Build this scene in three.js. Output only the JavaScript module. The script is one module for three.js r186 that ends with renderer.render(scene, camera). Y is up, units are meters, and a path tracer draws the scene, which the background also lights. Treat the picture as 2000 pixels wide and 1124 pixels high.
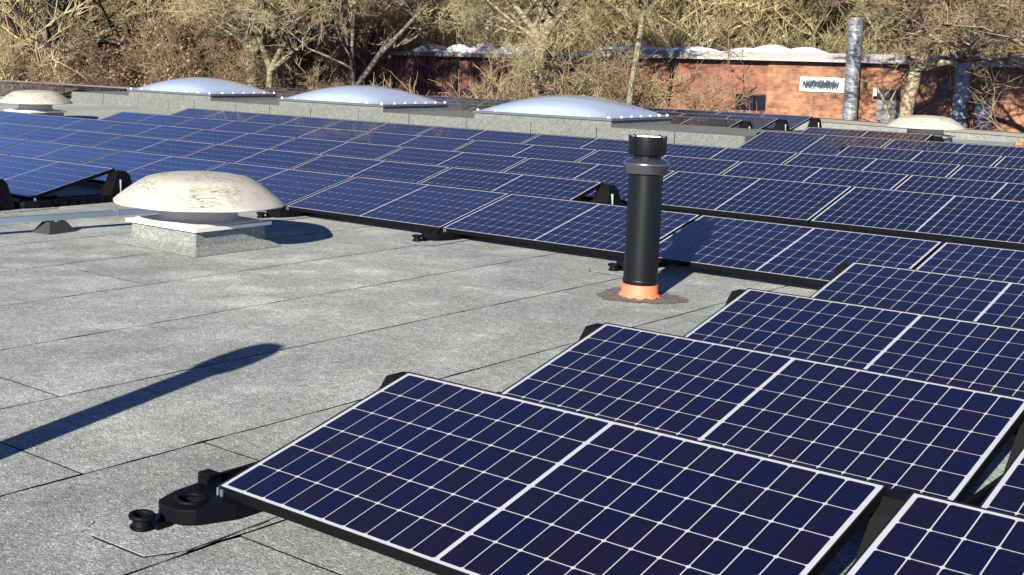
import * as THREE from 'three';
import { mergeGeometries } from 'three/addons/utils/BufferGeometryUtils.js';

// ---------------------------------------------------------------- camera, sky, sun, exposure
const scene = new THREE.Scene();
const camera = new THREE.PerspectiveCamera(24.463, 2000 / 1124, 0.1, 2000);
camera.position.set(3.1706, 1.5505, 3.0041);
camera.up.set(-0.08531, 0.99503, -0.05131);
camera.lookAt(3.1706 - 0.69851, 1.5505 - 0.09645, 3.0041 - 0.70907);
camera.setViewOffset(2000, 1124, 522.52, 219.0, 2000, 1124);   // the photograph is an off-centre crop
camera.updateProjectionMatrix();

const SUN = new THREE.Vector3(0.262 * 0.93, 0.3665, 0.965 * 0.93).normalize();
{ // clear winter sky: pale low down, deep blue overhead
  const w = 512, h = 256, data = new Float32Array(w * h * 4);
  for (let j = 0; j < h; j++) for (let i = 0; i < w; i++) {
    const el = ((j + 0.5) / h - 0.5) * Math.PI, az = ((i + 0.5) / w) * 2 * Math.PI;
    const s = Math.max(0, Math.sin(el)), t = Math.pow(1 - s, 4.4);
    const hz = [0.40, 0.74, 1.80], zn = [0.004, 0.010, 0.036];
    let c = zn.map((z, k) => z * (1 - t) + hz[k] * t);
    if (el < 0) c = [0.05, 0.045, 0.04];
    const k = (j * w + i) * 4;
    data[k] = c[0] * 0.95; data[k + 1] = c[1] * 0.95; data[k + 2] = c[2] * 0.95; data[k + 3] = 1;
  }
  const tex = new THREE.DataTexture(data, w, h, THREE.RGBAFormat, THREE.FloatType);
  tex.mapping = THREE.EquirectangularReflectionMapping; tex.magFilter = tex.minFilter = THREE.LinearFilter; tex.needsUpdate = true;
  scene.background = tex; scene.environment = tex;
}
const sun = new THREE.DirectionalLight(new THREE.Color().setRGB(1.0, 0.945, 0.85), 5);
sun.position.copy(SUN).multiplyScalar(60); sun.target.position.set(-6, 0, -8);
sun.position.add(sun.target.position);
sun.castShadow = true; sun.shadow.mapSize.set(4096, 4096);
Object.assign(sun.shadow.camera, { left: -40, right: 40, top: 25, bottom: -25, near: 1, far: 140 });
scene.add(sun, sun.target);

const renderer = new THREE.WebGLRenderer({ antialias: true });
renderer.setSize(1024, 575);
renderer.toneMapping = THREE.LinearToneMapping;
renderer.toneMappingExposure = 2.3;
renderer.shadowMap.enabled = true;

// ---------------------------------------------------------------- helpers
function rng(seed) { let a = seed >>> 0; return () => { a = (a + 0x6D2B79F5) | 0; let t = Math.imul(a ^ (a >>> 15), 1 | a); t = (t + Math.imul(t ^ (t >>> 7), 61 | t)) ^ t; return ((t ^ (t >>> 14)) >>> 0) / 4294967296; }; }
const R0 = rng(11);
const hash = (x, y, s) => { let n = Math.imul(x, 374761393) + Math.imul(y, 668265263) + Math.imul(s, 2147483647 % 104729); n = Math.imul(n ^ (n >>> 13), 1274126177); return ((n ^ (n >>> 16)) >>> 0) / 4294967296; };
function vnoise(x, y, s, per) {              // value noise, periodic when per is given
  const xi = Math.floor(x), yi = Math.floor(y), fx = x - xi, fy = y - yi, u = fx * fx * (3 - 2 * fx), v = fy * fy * (3 - 2 * fy);
  const m = per ? (q) => ((q % per) + per) % per : (q) => q;
  const a = hash(m(xi), m(yi), s), b = hash(m(xi + 1), m(yi), s), c = hash(m(xi), m(yi + 1), s), d = hash(m(xi + 1), m(yi + 1), s);
  return a + (b - a) * u + (c - a) * v + (a - b - c + d) * u * v;
}
function texture(n, fn, srgb = true, m = n) {
  const d = new Uint8Array(n * m * 4);
  for (let j = 0; j < m; j++) for (let i = 0; i < n; i++) { const c = fn(i / n, j / m, i, j), k = (j * n + i) * 4; for (let q = 0; q < 3; q++) d[k + q] = Math.max(0, Math.min(255, c[q] * 255)); d[k + 3] = 255; }
  const t = new THREE.DataTexture(d, n, m); t.wrapS = t.wrapT = THREE.RepeatWrapping; t.magFilter = THREE.LinearFilter; t.minFilter = THREE.LinearMipmapLinearFilter; t.generateMipmaps = true;
  if (srgb) t.colorSpace = THREE.SRGBColorSpace; t.needsUpdate = true; return t;
}
const rgb = (r, g, b) => new THREE.Color().setRGB(r, g, b);
const std = (c, rough = 0.8, o = {}) => new THREE.MeshStandardMaterial({ color: c, roughness: rough, ...o });
const taken = {};
function numbered(n) { if (taken[n] === undefined) { taken[n] = 0; return n; } taken[n]++; return `${n}_${String(taken[n]).padStart(3, '0')}`; }
function thing(name, label, category, pos = [0, 0, 0], turn = 0, group) {
  const o = new THREE.Group(); o.name = numbered(name); o.position.set(...pos); o.rotation.y = turn;
  o.userData = { label, category }; if (group) o.userData.group = group; scene.add(o); return o;
}
function mesh(name, geo, mat, parent) { const m = new THREE.Mesh(geo, mat); m.name = name; m.castShadow = m.receiveShadow = true; parent.add(m); return m; }
function structure(name, geo, mat) { const m = mesh(numbered(name), geo, mat, scene); m.userData.kind = 'structure'; return m; }
function copyOf(src, label, pos, turn = 0, group) {
  const c = src.clone(); c.name = numbered(src.name.replace(/_\d\d\d$/, '')); c.position.set(...pos); c.rotation.set(0, turn, 0);
  c.userData = { label, category: src.userData.category }; if (group) c.userData.group = group; scene.add(c); return c;
}
function bx(x0, x1, y0, y1, z0, z1) { const g = new THREE.BoxGeometry(x1 - x0, y1 - y0, z1 - z0); g.translate((x0 + x1) / 2, (y0 + y1) / 2, (z0 + z1) / 2); return g; }
function merge(list) { return mergeGeometries(list.map(g => { const q = g.index ? g.toNonIndexed() : g; for (const k of Object.keys(q.attributes)) if (!['position', 'normal', 'uv'].includes(k)) q.deleteAttribute(k); return q; })); }
function quadGeo(quads, uvs) {               // quads: list of 4 points (counter-clockwise)
  const p = [], u = [], idx = [];
  quads.forEach((q, i) => { q.forEach((v, k) => { p.push(...v); const t = uvs ? uvs[i][k] : [0, 0]; u.push(...t); }); idx.push(i * 4, i * 4 + 1, i * 4 + 2, i * 4, i * 4 + 2, i * 4 + 3); });
  const g = new THREE.BufferGeometry(); g.setAttribute('position', new THREE.Float32BufferAttribute(p, 3)); g.setAttribute('uv', new THREE.Float32BufferAttribute(u, 2)); g.setIndex(idx); g.computeVertexNormals(); return g;
}
function uvByMetres(g, s = 1) {              // box mapping in metres
  const q = g.index ? g.toNonIndexed() : g, p = q.attributes.position, n = q.attributes.normal, u = new Float32Array(p.count * 2);
  for (let i = 0; i < p.count; i++) { const ax = Math.abs(n.getX(i)), ay = Math.abs(n.getY(i)), az = Math.abs(n.getZ(i));
    const [a, b] = ay > ax && ay > az ? [p.getX(i), p.getZ(i)] : ax > az ? [p.getZ(i), p.getY(i)] : [p.getX(i), p.getY(i)]; u[2 * i] = a * s; u[2 * i + 1] = b * s; }
  q.setAttribute('uv', new THREE.BufferAttribute(u, 2)); return q;
}
function ringLoft(rings, closeTop = true) {  // rings: list of point loops of the same length
  const n = rings[0].length, p = [], idx = [];
  for (let r = 0; r < rings.length - 1; r++) for (let i = 0; i < n; i++) { const a = rings[r][i], b = rings[r][(i + 1) % n], c = rings[r + 1][(i + 1) % n], d = rings[r + 1][i]; p.push(...a, ...b, ...c, ...a, ...c, ...d); }
  if (closeTop) { const t = rings[rings.length - 1]; for (let i = 1; i < n - 1; i++) p.push(...t[0], ...t[i], ...t[i + 1]); }
  const g = new THREE.BufferGeometry(); g.setAttribute('position', new THREE.Float32BufferAttribute(p, 3)); g.setAttribute('uv', new THREE.Float32BufferAttribute(new Float32Array(p.length / 3 * 2), 2)); g.computeVertexNormals(); return g;
}
const sq = (h, y, hz = h) => [[-h, y, hz], [h, y, hz], [h, y, -hz], [-h, y, -hz]];
// back half of the roof climbs 2.6 % from the valley, then runs level
const SLOPE = 0.025725, VALLEY = -7.3, CREST = -15.5;
const roofY = z => z > VALLEY ? 0 : z > CREST ? (VALLEY - z) * SLOPE : (VALLEY - CREST) * SLOPE;
const GROUND = -3.7;

// ---------------------------------------------------------------- materials
const feltTex = texture(1024, (u, v, i, j) => {
  const f = hash(i, j, 3), f2 = vnoise(u * 340, v * 340, 5, 340), m = vnoise(u * 90, v * 90, 7, 90), c = vnoise(u * 9, v * 9, 9, 9), c2 = vnoise(u * 26, v * 26, 4, 26);
  let g = 0.645 + (f - 0.5) * 0.17 + (f2 - 0.5) * 0.26 + (m - 0.5) * 0.10 + (c - 0.5) * 0.05 + (c2 - 0.5) * 0.04;
  if (f2 > 0.86 && f > 0.4) g += 0.13;
  return [g * 0.985, g, g * 0.985];
});
feltTex.repeat.set(0.5, 0.5);
const feltBump = texture(512, (u, v, i, j) => { const f = hash(i, j, 13) * 0.5 + vnoise(u * 170, v * 170, 15, 170) * 0.5; return [f, f, f]; }, false); feltBump.repeat.set(0.9, 0.9);
const felt = new THREE.MeshStandardMaterial({ color: rgb(1, 1, 1), map: feltTex, bumpMap: feltBump, bumpScale: 0.003, roughness: 0.95, vertexColors: true });
const feltPlain = new THREE.MeshStandardMaterial({ color: rgb(0.46, 0.465, 0.43), map: feltTex, roughness: 0.95 });
const feltOld = new THREE.MeshStandardMaterial({ color: rgb(0.32, 0.325, 0.295), map: feltTex, roughness: 0.95 });
const feltPatch = new THREE.MeshStandardMaterial({ color: rgb(0.76, 0.77, 0.77), map: feltTex, bumpMap: feltBump, bumpScale: 0.003, roughness: 0.95 });
const bitumen = std(rgb(0.014, 0.0135, 0.012), 0.9);
const blackPlastic = new THREE.MeshPhysicalMaterial({ color: rgb(0.0028, 0.003, 0.0036), roughness: 0.6, specularIntensity: 0.2 });
const blackFrame = new THREE.MeshPhysicalMaterial({ color: rgb(0.0035, 0.0035, 0.004), roughness: 0.55, specularIntensity: 0.22 });
const lipMat = new THREE.MeshPhysicalMaterial({ color: rgb(0.012, 0.012, 0.014), roughness: 0.4, specularIntensity: 0.6 });
const greyPlate = std(rgb(0.33, 0.34, 0.33), 0.5, { metalness: 0.25 });
const galv = std(rgb(0.34, 0.40, 0.45), 0.34, { metalness: 0.7 });
const cream = texture(512, (u, v, i, j) => {
  const s = vnoise(u * 60, v * 5, 21, 60), b = vnoise(u * 14, v * 7, 23, 14), f = vnoise(u * 120, v * 120, 25, 120), f3 = vnoise(u * 36, v * 30, 29, 36);
  let k = 1 - 0.16 * Math.max(0, s - 0.5) * 2 * Math.max(0, b - 0.2) - 0.5 * Math.max(0, f - 0.55) * 3 * Math.max(0, b - 0.15) - 0.05 * Math.max(0, f3 - 0.58) * 2.6;
  return [0.93 * k, 0.905 * k, 0.83 * Math.pow(k, 1.1)];
}); cream.repeat.set(1, 1);
const creamMat = std(rgb(0.5, 0.5, 0.5), 0.65, { map: cream });
const creamPlain = std(rgb(0.46, 0.42, 0.33), 0.65);
const whitePlate = std(rgb(0.62, 0.6, 0.53), 0.65);
const backsheet = new THREE.MeshPhysicalMaterial({ color: rgb(0.46, 0.46, 0.50), roughness: 0.5, clearcoat: 1, clearcoatRoughness: 0.04 });
// a cell: nine printed busbars and a faint mottle; three tones of silicon
const cellTex = texture(96, (u, v, i, j) => { const b = (v * 9) % 1, line = b > 0.42 && b < 0.58 ? 1 : 0, f = hash(i, j, 31), n = vnoise(u * 12, v * 22, 33); const k = 0.80 + 0.22 * f + 0.2 * (n - 0.5) + (f > 0.99 ? 0.9 : 0); return [Math.min(1, 0.62 * k + line * 0.14), Math.min(1, 0.62 * k + line * 0.14), Math.min(1, 0.66 * k + line * 0.14)]; }, true, 192);
const cellMats = [[0.0225, 0.0145, 0.042], [0.0170, 0.0140, 0.048], [0.0260, 0.0150, 0.034]].map(c => new THREE.MeshPhysicalMaterial({ color: rgb(...c), map: cellTex, roughness: 0.3, ior: 1.8, specularColor: rgb(0.16, 0.3, 1.0), clearcoat: 1, clearcoatRoughness: 0.03 }));

// ---------------------------------------------------------------- ground and roof
{
  const gt = texture(512, (u, v) => { const a = vnoise(u * 8, v * 8, 41, 8), b = vnoise(u * 60, v * 60, 43, 60), k = 0.35 + 0.25 * a + 0.2 * b; return [k, k * 0.83, k * 0.58]; }); gt.repeat.set(0.12, 0.12);
  const g = quadGeo([[[-500, GROUND, 300], [500, GROUND, 300], [500, GROUND, -700], [-500, GROUND, -700]]], [[[-500, 300], [500, 300], [500, -700], [-500, -700]]]);
  structure('ground', g, std(rgb(0.62, 0.62, 0.62), 0.95, { map: gt }));
}
const ROOF = { x0: -40, x1: 9, zNear: 7, zFar: -23 };
{
  // body of the building under the felt, with the bitumen bed as its top
  const prof = [[ROOF.zNear, GROUND], [ROOF.zNear, -0.004], [VALLEY, -0.004], [CREST, roofY(CREST) - 0.004], [ROOF.zFar, roofY(ROOF.zFar) - 0.004], [ROOF.zFar, GROUND]];
  const s = new THREE.Shape(prof.map(([z, y]) => new THREE.Vector2(z, y)));
  const g = new THREE.ExtrudeGeometry(s, { depth: ROOF.x1 - ROOF.x0, bevelEnabled: false });   // shape x = z, extruded along +z -> turn so that it runs along x
  g.applyMatrix4(new THREE.Matrix4().set(0, 0, 1, ROOF.x0, 0, 1, 0, 0, 1, 0, 0, 0, 0, 0, 0, 1));
  const roof = structure('roof', g, bitumen);
  // felt strips, each a sheet with its own edges; the gaps between them show the bitumen
  const pitch = 0.93, edges = [];
  const known = [0.31, -0.49, -1.385, -2.285, -3.21, -4.17];
  for (let x = 0.31 + 0.9; x < ROOF.x1 + 1; x += pitch) edges.unshift(x);
  edges.push(...known); for (let x = -4.17 - pitch; x > ROOF.x0 - 1; x -= pitch) edges.push(x);
  const crossAt = { '0.31': [0.085], '-0.49': [-0.515], '-1.385': [0.08, -6.6], '-2.285': [-0.5, -9.1], '-3.21': [-5.55], '-4.17': [-2.6] };
  const r = rng(77);
  for (let e = 0; e < edges.length - 1; e++) {
    const xr = Math.min(edges[e], ROOF.x1), xl = Math.max(edges[e + 1], ROOF.x0); if (xr - xl < 0.1) continue;
    const near = xl > -8 && xr < 5;
    const cross = crossAt[String(edges[e + 1])] || crossAt[String(edges[e])] && [] || [-(r() * 8 + 1), -(r() * 8 + 10)];
    const stops = [ROOF.zNear, ...(crossAt[String(edges[e + 1])] || cross), ROOF.zFar];
    for (let k = 0; k < stops.length - 1; k++) {
      const a = stops[k] - (k ? 0.004 : 0), b = stops[k + 1] + 0.004;
      const zs = [a]; const step = near ? 0.12 : 1.5; for (let z = a - step; z > b + step * 0.4; z -= step) zs.push(z); for (const q of [VALLEY, CREST]) if (q < a && q > b) zs.push(q); zs.push(b); zs.sort((m, n) => n - m);
      const cols = near ? 7 : 2, p = [], uv = [], col = [], idx = [], tone = 0.92 + r() * 0.12, ou = r() * 7, ov = r() * 7;
      for (const z of zs) for (let c = 0; c < cols; c++) {
        let x = xr + (xl - xr) * c / (cols - 1); const j = near ? (r() - 0.5) * 0.006 + (r() < 0.07 ? 0.005 : 0) : 0;
        if (c === 0) x -= 0.0048 + j; if (c === cols - 1) x += 0.0048 + j;
        p.push(x, roofY(z) + 0.004, z); uv.push(x + ou, z + ov);
        // weathering: pale lime stains and darker damp patches, in patches with outlines of their own
        const n1 = vnoise(x * 1.1, z * 0.7, 51), n2 = vnoise(x * 4.2, z * 2.6, 53), n3 = vnoise(x * 9, z * 5, 57);
        let t = tone * (0.96 + 0.16 * (n1 - 0.5) + 0.13 * (n2 - 0.5));
        if (n2 > 0.62 && n3 > 0.5) t *= 1.2; if (n1 < 0.3 && n3 < 0.4) t *= 0.88;
        const ns = Math.hypot((x + 3.6) / 1.6, (z + 3.3) / 1.5); if (ns < 1 && n3 > 0.55) t *= 1.18;
        const warm = near ? 0.5 + 0.5 * n1 : 0.7; col.push(t * (0.79 + 0.02 * warm), t * (0.80 + 0.012 * warm), t * (0.785 - 0.025 * warm));
      }
      for (let q = 0; q < zs.length - 1; q++) for (let c = 0; c < cols - 1; c++) { const i0 = q * cols + c; idx.push(i0, i0 + cols, i0 + 1, i0 + 1, i0 + cols, i0 + cols + 1); }
      // winding: facing up
      const g2 = new THREE.BufferGeometry(); g2.setAttribute('position', new THREE.Float32BufferAttribute(p, 3)); g2.setAttribute('uv', new THREE.Float32BufferAttribute(uv, 2)); g2.setAttribute('color', new THREE.Float32BufferAttribute(col, 3)); g2.setIndex(idx.map((v, i2) => v)); g2.computeVertexNormals();
      if (g2.attributes.normal.getY(0) < 0) { const ix = g2.index.array; for (let i3 = 0; i3 < ix.length; i3 += 3) { const t2 = ix[i3]; ix[i3] = ix[i3 + 1]; ix[i3 + 1] = t2; } g2.computeVertexNormals(); }
      mesh('felt_strip', g2, felt, roof);
    }
  }
}
{ // upstand along the far edge, felt-clad, with a metal trim
  const up = thing('roof_edge_upstand', 'low grey felt-clad upstand with metal trim along the far roof edge', 'parapet', [0, 0, -23]);
  const y = x => 0.36 - (x + 5.2) * 0.020;
  const pts = [[ROOF.x0, 0.19], [-14, 0.2], [-7, y(-7)], [-3.4, y(-3.4)], [ROOF.x1, 0.2]];
  const body = [], trim = [];
  for (let i = 0; i < pts.length - 1; i++) { const [xa, ya] = pts[i], [xb, yb] = pts[i + 1];
    const seg = (za, zb, d, h) => { const lo = [GROUND * 0 - 0.2, -0.2]; return ringLoft([[[xa, lo[0], za], [xb, lo[1], za], [xb, lo[1], zb], [xa, lo[0], zb]], [[xa, ya - d, za], [xb, yb - d, za], [xb, yb - d, zb], [xa, ya - d, zb]]]); };
    body.push(seg(0, -0.3, 0.0)); trim.push(ringLoft([[[xa, ya - 0.005, 0.03], [xb, yb - 0.005, 0.03], [xb, yb - 0.005, -0.33], [xa, ya - 0.005, -0.33]], [[xa, ya + 0.055, 0.03], [xb, yb + 0.055, 0.03], [xb, yb + 0.055, -0.33], [xa, ya + 0.055, -0.33]]])); }
  mesh('upstand', uvByMetres(merge(body)), feltPlain, up); mesh('metal_trim', merge(trim), std(rgb(0.17, 0.15, 0.12), 0.5, { metalness: 0.3 }), up);
}

// ---------------------------------------------------------------- solar panels
const PL = 1.755, PW = 1.038, TILT = 0.21821, LOW = 0.1, PITCH = 1.46567;
const LIP = 0.0055, MARG = 0.022, GAP = 0.0040, MID = 0.0125;
const cw = (PL - 2 * MARG - MID - 18 * GAP) / 20 - 0.0, cwG = (PL - 2 * MARG - MID + GAP) / 20, cd = (PW - 2 * MARG - 5 * GAP) / 6;
const cellW = cwG - GAP;
function cellShape() {
  const c = 0.0062, w = cellW, d = cd, pts = [[c, 0], [w - c, 0], [w, c], [w, d - c], [w - c, d], [c, d], [0, d - c], [0, c]];
  const p = [], uv = [], idx = []; pts.forEach(([x, z]) => { p.push(x, 0, -z); uv.push(x / w, z / d); }); for (let i = 1; i < 7; i++) idx.push(0, i, i + 1);
  const g = new THREE.BufferGeometry(); g.setAttribute('position', new THREE.Float32BufferAttribute(p, 3)); g.setAttribute('uv', new THREE.Float32BufferAttribute(uv, 2)); g.setIndex(idx); g.computeVertexNormals(); return g;
}
const cellGeo = cellShape();
const cellPos = []; for (let r = 0; r < 6; r++) for (let c = 0; c < 20; c++) cellPos.push([MARG + c * cwG + (c > 9 ? MID - GAP + GAP : 0), MARG + r * (cd + GAP)]);
const cellsMerged = [0, 1, 2].map(k => { const l = []; cellPos.forEach(([x, z], i) => { if (Math.floor(hash(i, 5, 61) * 3) === k) { const g = cellGeo.clone(); g.translate(x, -0.0015, -z); l.push(g); } }); return mergeGeometries(l); });
const frameGeo = merge([bx(0, PL, -0.035, -0.0004, -LIP, 0), bx(0, PL, -0.035, -0.0004, -PW, -PW + LIP), bx(0, LIP, -0.035, -0.0004, -PW + LIP, -LIP), bx(PL - LIP, PL, -0.035, -0.0004, -PW + LIP, -LIP)]);
const lipGeo = merge([bx(0.001, PL - 0.001, -0.001, 0.0006, -LIP + 0.001, -0.001), bx(0.001, PL - 0.001, -0.001, 0.0006, -PW + 0.001, -PW + LIP - 0.001), bx(0.001, LIP - 0.001, -0.001, 0.0006, -PW + LIP, -LIP), bx(PL - LIP + 0.001, PL - 0.001, -0.001, 0.0006, -PW + LIP, -LIP)]);
const sheetGeo = bx(LIP, PL - LIP, -0.007, -0.003, -PW + LIP, -LIP);
function buildPanel(single, label, group) {
  const t = thing('solar_panel', label, 'solar panel', [0, 0, 0], 0, group);
  mesh('frame', frameGeo, blackFrame, t); mesh('frame_lip', lipGeo, lipMat, t); mesh('backsheet', sheetGeo, backsheet, t);
  if (single) cellPos.forEach(([x, z], i) => { const m = mesh('cell', cellGeo, cellMats[Math.floor(hash(i, 7 + single, 63) * 3)], t); m.position.set(x, -0.0015, -z); });
  else cellsMerged.forEach((g, k) => { const m = mesh('cells', g, cellMats[k], t); m.userData.kind = 'stuff'; });
  return t;
}
const protoSingle = {}, protoFar = { o: null };
function placePanel(x, z, single, label, group, yBase = null, extra = 0) {
  let o; const key = single ? 1 + Math.floor(hash(Math.round(x * 10), Math.round(z * 10), 3) * 3) : 0;
  const store = single ? protoSingle : protoFar, k = single ? key : 'o';
  if (!store[k]) { o = store[k] = buildPanel(single ? key : 0, label, group); } else { o = copyOf(store[k], label, [0, 0, 0], 0, group); }
  o.position.set(x, (yBase === null ? roofY(z) : yBase) + LOW, z); o.rotation.set(TILT + (yBase === null && z < VALLEY ? SLOPE : 0) + extra, 0, 0); return o;
}
const rows = [   // [first x, count, row z, gap, single cells, label, group]
  [0.121, 2, 0, 0.071, true, 'dark blue solar panel in the row with the ringed black mounting foot', 'panels of the row with the ringed foot'],
  [0.133, 2, -PITCH, 0.071, true, 'dark blue solar panel in the second row behind the ringed foot', 'panels of the second row behind the ringed foot'],
  [0.159, 2, -2 * PITCH, 0.071, true, 'dark blue solar panel in the third row behind the ringed foot', 'panels of the third row behind the ringed foot'],
  [0.170, 2, -3 * PITCH, 0.071, true, 'dark blue solar panel in the fourth row, its end nearest the orange-collared flue', 'panels of the fourth row behind the ringed foot'],
  [-5.075 - 4 * 1.7702, 8, -4 * PITCH - 0.0458, 0.0152, true, 'blue solar panel in the long row that the black flue shades', 'panels of the long row beside the black flue'],
  [-3.242 - 6 * 1.7702 + 0.0152, 6, -5 * PITCH - 0.0458, 0.0152, false, 'blue solar panel in the row that stops short behind the black flue', 'panels of the row that stops behind the flue'],
  [-3.219 - 7 * 1.7702, 10, -6 * PITCH - 0.0458, 0.0152, false, 'blue solar panel in the second unbroken row behind the black flue', 'panels of the second long row'],
  [-4.964 - 5 * 1.7702, 8, -7 * PITCH - 0.0458, 0.0152, false, 'blue solar panel in the row next but one to the skylight platform', 'panels of the row next but one to the platform'],
  [-6.689 - 4 * 1.7702, 8, -8 * PITCH - 0.0458, 0.0152, false, 'blue solar panel in the row just below the skylight platform', 'panels of the row below the skylight platform'],
  [-3.131, 2, -9 * PITCH - 0.0458, 0.0152, false, 'blue solar panel in the short row three rows before the small vent', 'panels of the short row three before the vent'],
  [-4.857, 3, -10 * PITCH - 0.0458, 0.0152, false, 'blue solar panel in the row starting past the platform end', 'panels of the row past the platform end'],
  [-4.809, 1, -11 * PITCH - 0.0458, 0.0152, false, 'single blue solar panel lying before the small cream vent by the roof edge', null],
];
for (const [x, n, z, gap, single, label, group] of rows) for (let k = 0; k < n; k++) {
  const ord = ['first', 'second', 'third', 'fourth', 'fifth', 'sixth', 'seventh', 'eighth', 'ninth', 'tenth'];
  let own = label, grp = group;
  const flag = rows.findIndex(q => q[2] === z);
  if (flag < 4) { own = `${k ? 'second panel from' : 'dark blue solar panel at'} the open end of ${['the row with the ringed black foot', 'the second row behind the ringed foot', 'the third row behind the ringed foot', 'the fourth row behind the ringed foot'][flag]}`; }
  else if (flag === 4) own = k === 6 ? 'blue solar panel that the shadow of the black flue falls on' : k === 7 ? 'solar panel next after the flue-shaded one, toward the fourth row end' : `${ord[5 - k]} solar panel from the flue-shaded one toward the large cream vent, same row`;
  else if (flag === 5) own = `${ord[n - 1 - k]} solar panel from the open row end behind the black flue`;
  else if (flag === 7) own = `${ord[k]} solar panel of its row from the bare felt beside the far-left cream vent`.replace('far-left ', 'platform-side ');
  else if (flag === 8) own = `${ord[k]} solar panel of the row right below the platform, from its vent-side end`;
  else if (flag === 9) own = `${ord[k]} solar panel of the short row behind the platform-side rows, from its open start`;
  else if (flag === 10) own = `${ord[k]} solar panel of the row starting past the platform end`;
  placePanel(x + k * (PL + gap), z, single, own, grp);
}
// left-hand block: rows ending beside the large cream vent
placePanel(-6.93 - PL, -3 * PITCH, true, 'blue solar panel with its open end beside the large cream vent', 'panels ending beside the large vent');
placePanel(-6.93 - 2 * PL - 0.015, -3 * PITCH, true, 'blue solar panel with its open end beside the large cream vent', 'panels ending beside the large vent');
placePanel(-6.93 - PL, -2 * PITCH, false, 'blue solar panel next to the galvanised rail', null);
// rows behind the skylight platform
const farY = roofY(-20);
for (let r = 0; r < 3; r++) for (let k = 0; k < 8; k++) placePanel(-6.55 - PL - k * (PL + 0.0152), -17.8 - r * PITCH, false, 'distant solar panel in the block behind the skylight platform', 'panels behind the skylight platform', farY);
for (let k = 0; k < 4; k++) { placePanel(-22 - PL - k * (PL + 0.0152), -15.85, false, 'distant slate-dark solar panel beyond the far left end of the platform', 'panels beyond the left end of the platform', 0.13); placePanel(-22 - PL - k * (PL + 0.0152), -17.3, false, 'distant slate-dark solar panel beyond the far left end of the platform', 'panels beyond the left end of the platform', 0.13); }

// ---------------------------------------------------------------- panel mounts
// plan of the shoe in front of the panel: a tapered plate with a round hole
function shoeGeo() {
  const s = new THREE.Shape(); s.moveTo(-0.10, -0.10); s.lineTo(-0.085, 0.08); s.lineTo(-0.055, 0.175); s.lineTo(-0.02, 0.20); s.lineTo(0.055, 0.195); s.lineTo(0.09, 0.155); s.lineTo(0.135, 0.02); s.lineTo(0.135, -0.10); s.closePath();
  const h = new THREE.Path(); h.absellipse(0.015, 0.105, 0.042, 0.042, 0, Math.PI * 2, true); s.holes.push(h);
  const g = new THREE.ExtrudeGeometry(s, { depth: 0.04, bevelEnabled: true, bevelSize: 0.006, bevelThickness: 0.006, bevelSegments: 2, curveSegments: 14 });
  g.rotateX(Math.PI / 2); g.translate(0, 0.066, 0); return g;     // shape y -> +z
}
const shoe = shoeGeo();
const boss = new THREE.TorusGeometry(0.048, 0.008, 8, 20); boss.rotateX(Math.PI / 2); boss.translate(0.015, 0.074, 0.105);
const bossFloor = new THREE.CylinderGeometry(0.045, 0.045, 0.012, 20); bossFloor.translate(0.015, 0.04, 0.105);
const railG = merge([bx(-0.075, 0.095, 0.006, 0.03, -1.16, 0.0), bx(-0.075, -0.06, 0.03, 0.075, -1.16, 0.0), bx(0.08, 0.095, 0.03, 0.075, -1.16, 0.0), ...Array.from({ length: 9 }, (_, i) => bx(0.095, 0.106, 0.012, 0.068, -0.1 - i * 0.115, -0.075 - i * 0.115))]);
const towerG = ringLoft([[[-0.09, 0.03, -0.86], [0.10, 0.03, -0.86], [0.10, 0.03, -1.20], [-0.09, 0.03, -1.20]], [[-0.06, 0.25, -0.955], [0.075, 0.25, -0.955], [0.075, 0.25, -1.13], [-0.06, 0.25, -1.13]], [[-0.05, 0.298, -0.985], [0.06, 0.298, -0.985], [0.06, 0.298, -1.09], [-0.05, 0.298, -1.09]]]);
const towerSlots = merge([bx(0.07, 0.099, 0.05, 0.22, -1.0, -0.992)]);
const clipG = merge([bx(0.038, 0.045, 0.055, 0.098, 0.002, 0.01), bx(0.056, 0.062, 0.055, 0.095, 0.002, 0.01)]);
const lockG = merge([bx(-0.095, -0.05, 0.07, 0.096, -0.10, -0.03), bx(-0.1, -0.045, 0.096, 0.108, -0.085, -0.035), bx(-0.085, -0.07, 0.075, 0.09, -0.34, -0.1)]);
const ringPeg = (() => { const a = new THREE.TorusGeometry(0.036, 0.009, 8, 22); a.rotateX(Math.PI / 2); a.translate(-0.02, 0.052, 0.285); const b = new THREE.CylinderGeometry(0.026, 0.034, 0.04, 16, 1, true); b.translate(-0.02, 0.03, 0.285); const c = new THREE.TorusGeometry(0.034, 0.006, 6, 18); c.rotateX(Math.PI / 2); c.translate(-0.02, 0.016, 0.285); return merge([a, b, c, bx(-0.03, 0.03, 0.01, 0.022, 0.2, 0.26)]); })();
const plateG = bx(0.02, 0.035, 0.07, 0.27, -1.16, -1.0);
const padG = (() => { const g = new THREE.CylinderGeometry(0.2, 0.2, 0.006, 8); const s = new THREE.Shape([[-0.16, -0.15], [0.19, -0.15], [0.21, 0.30], [0.16, 0.43], [-0.12, 0.44], [-0.17, 0.34]].map(q => new THREE.Vector2(...q))); const e = new THREE.ExtrudeGeometry(s, { depth: 0.002, bevelEnabled: false }); e.rotateX(Math.PI / 2); e.translate(0, 0.0105, 0); return uvByMetres(e); })();
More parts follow.
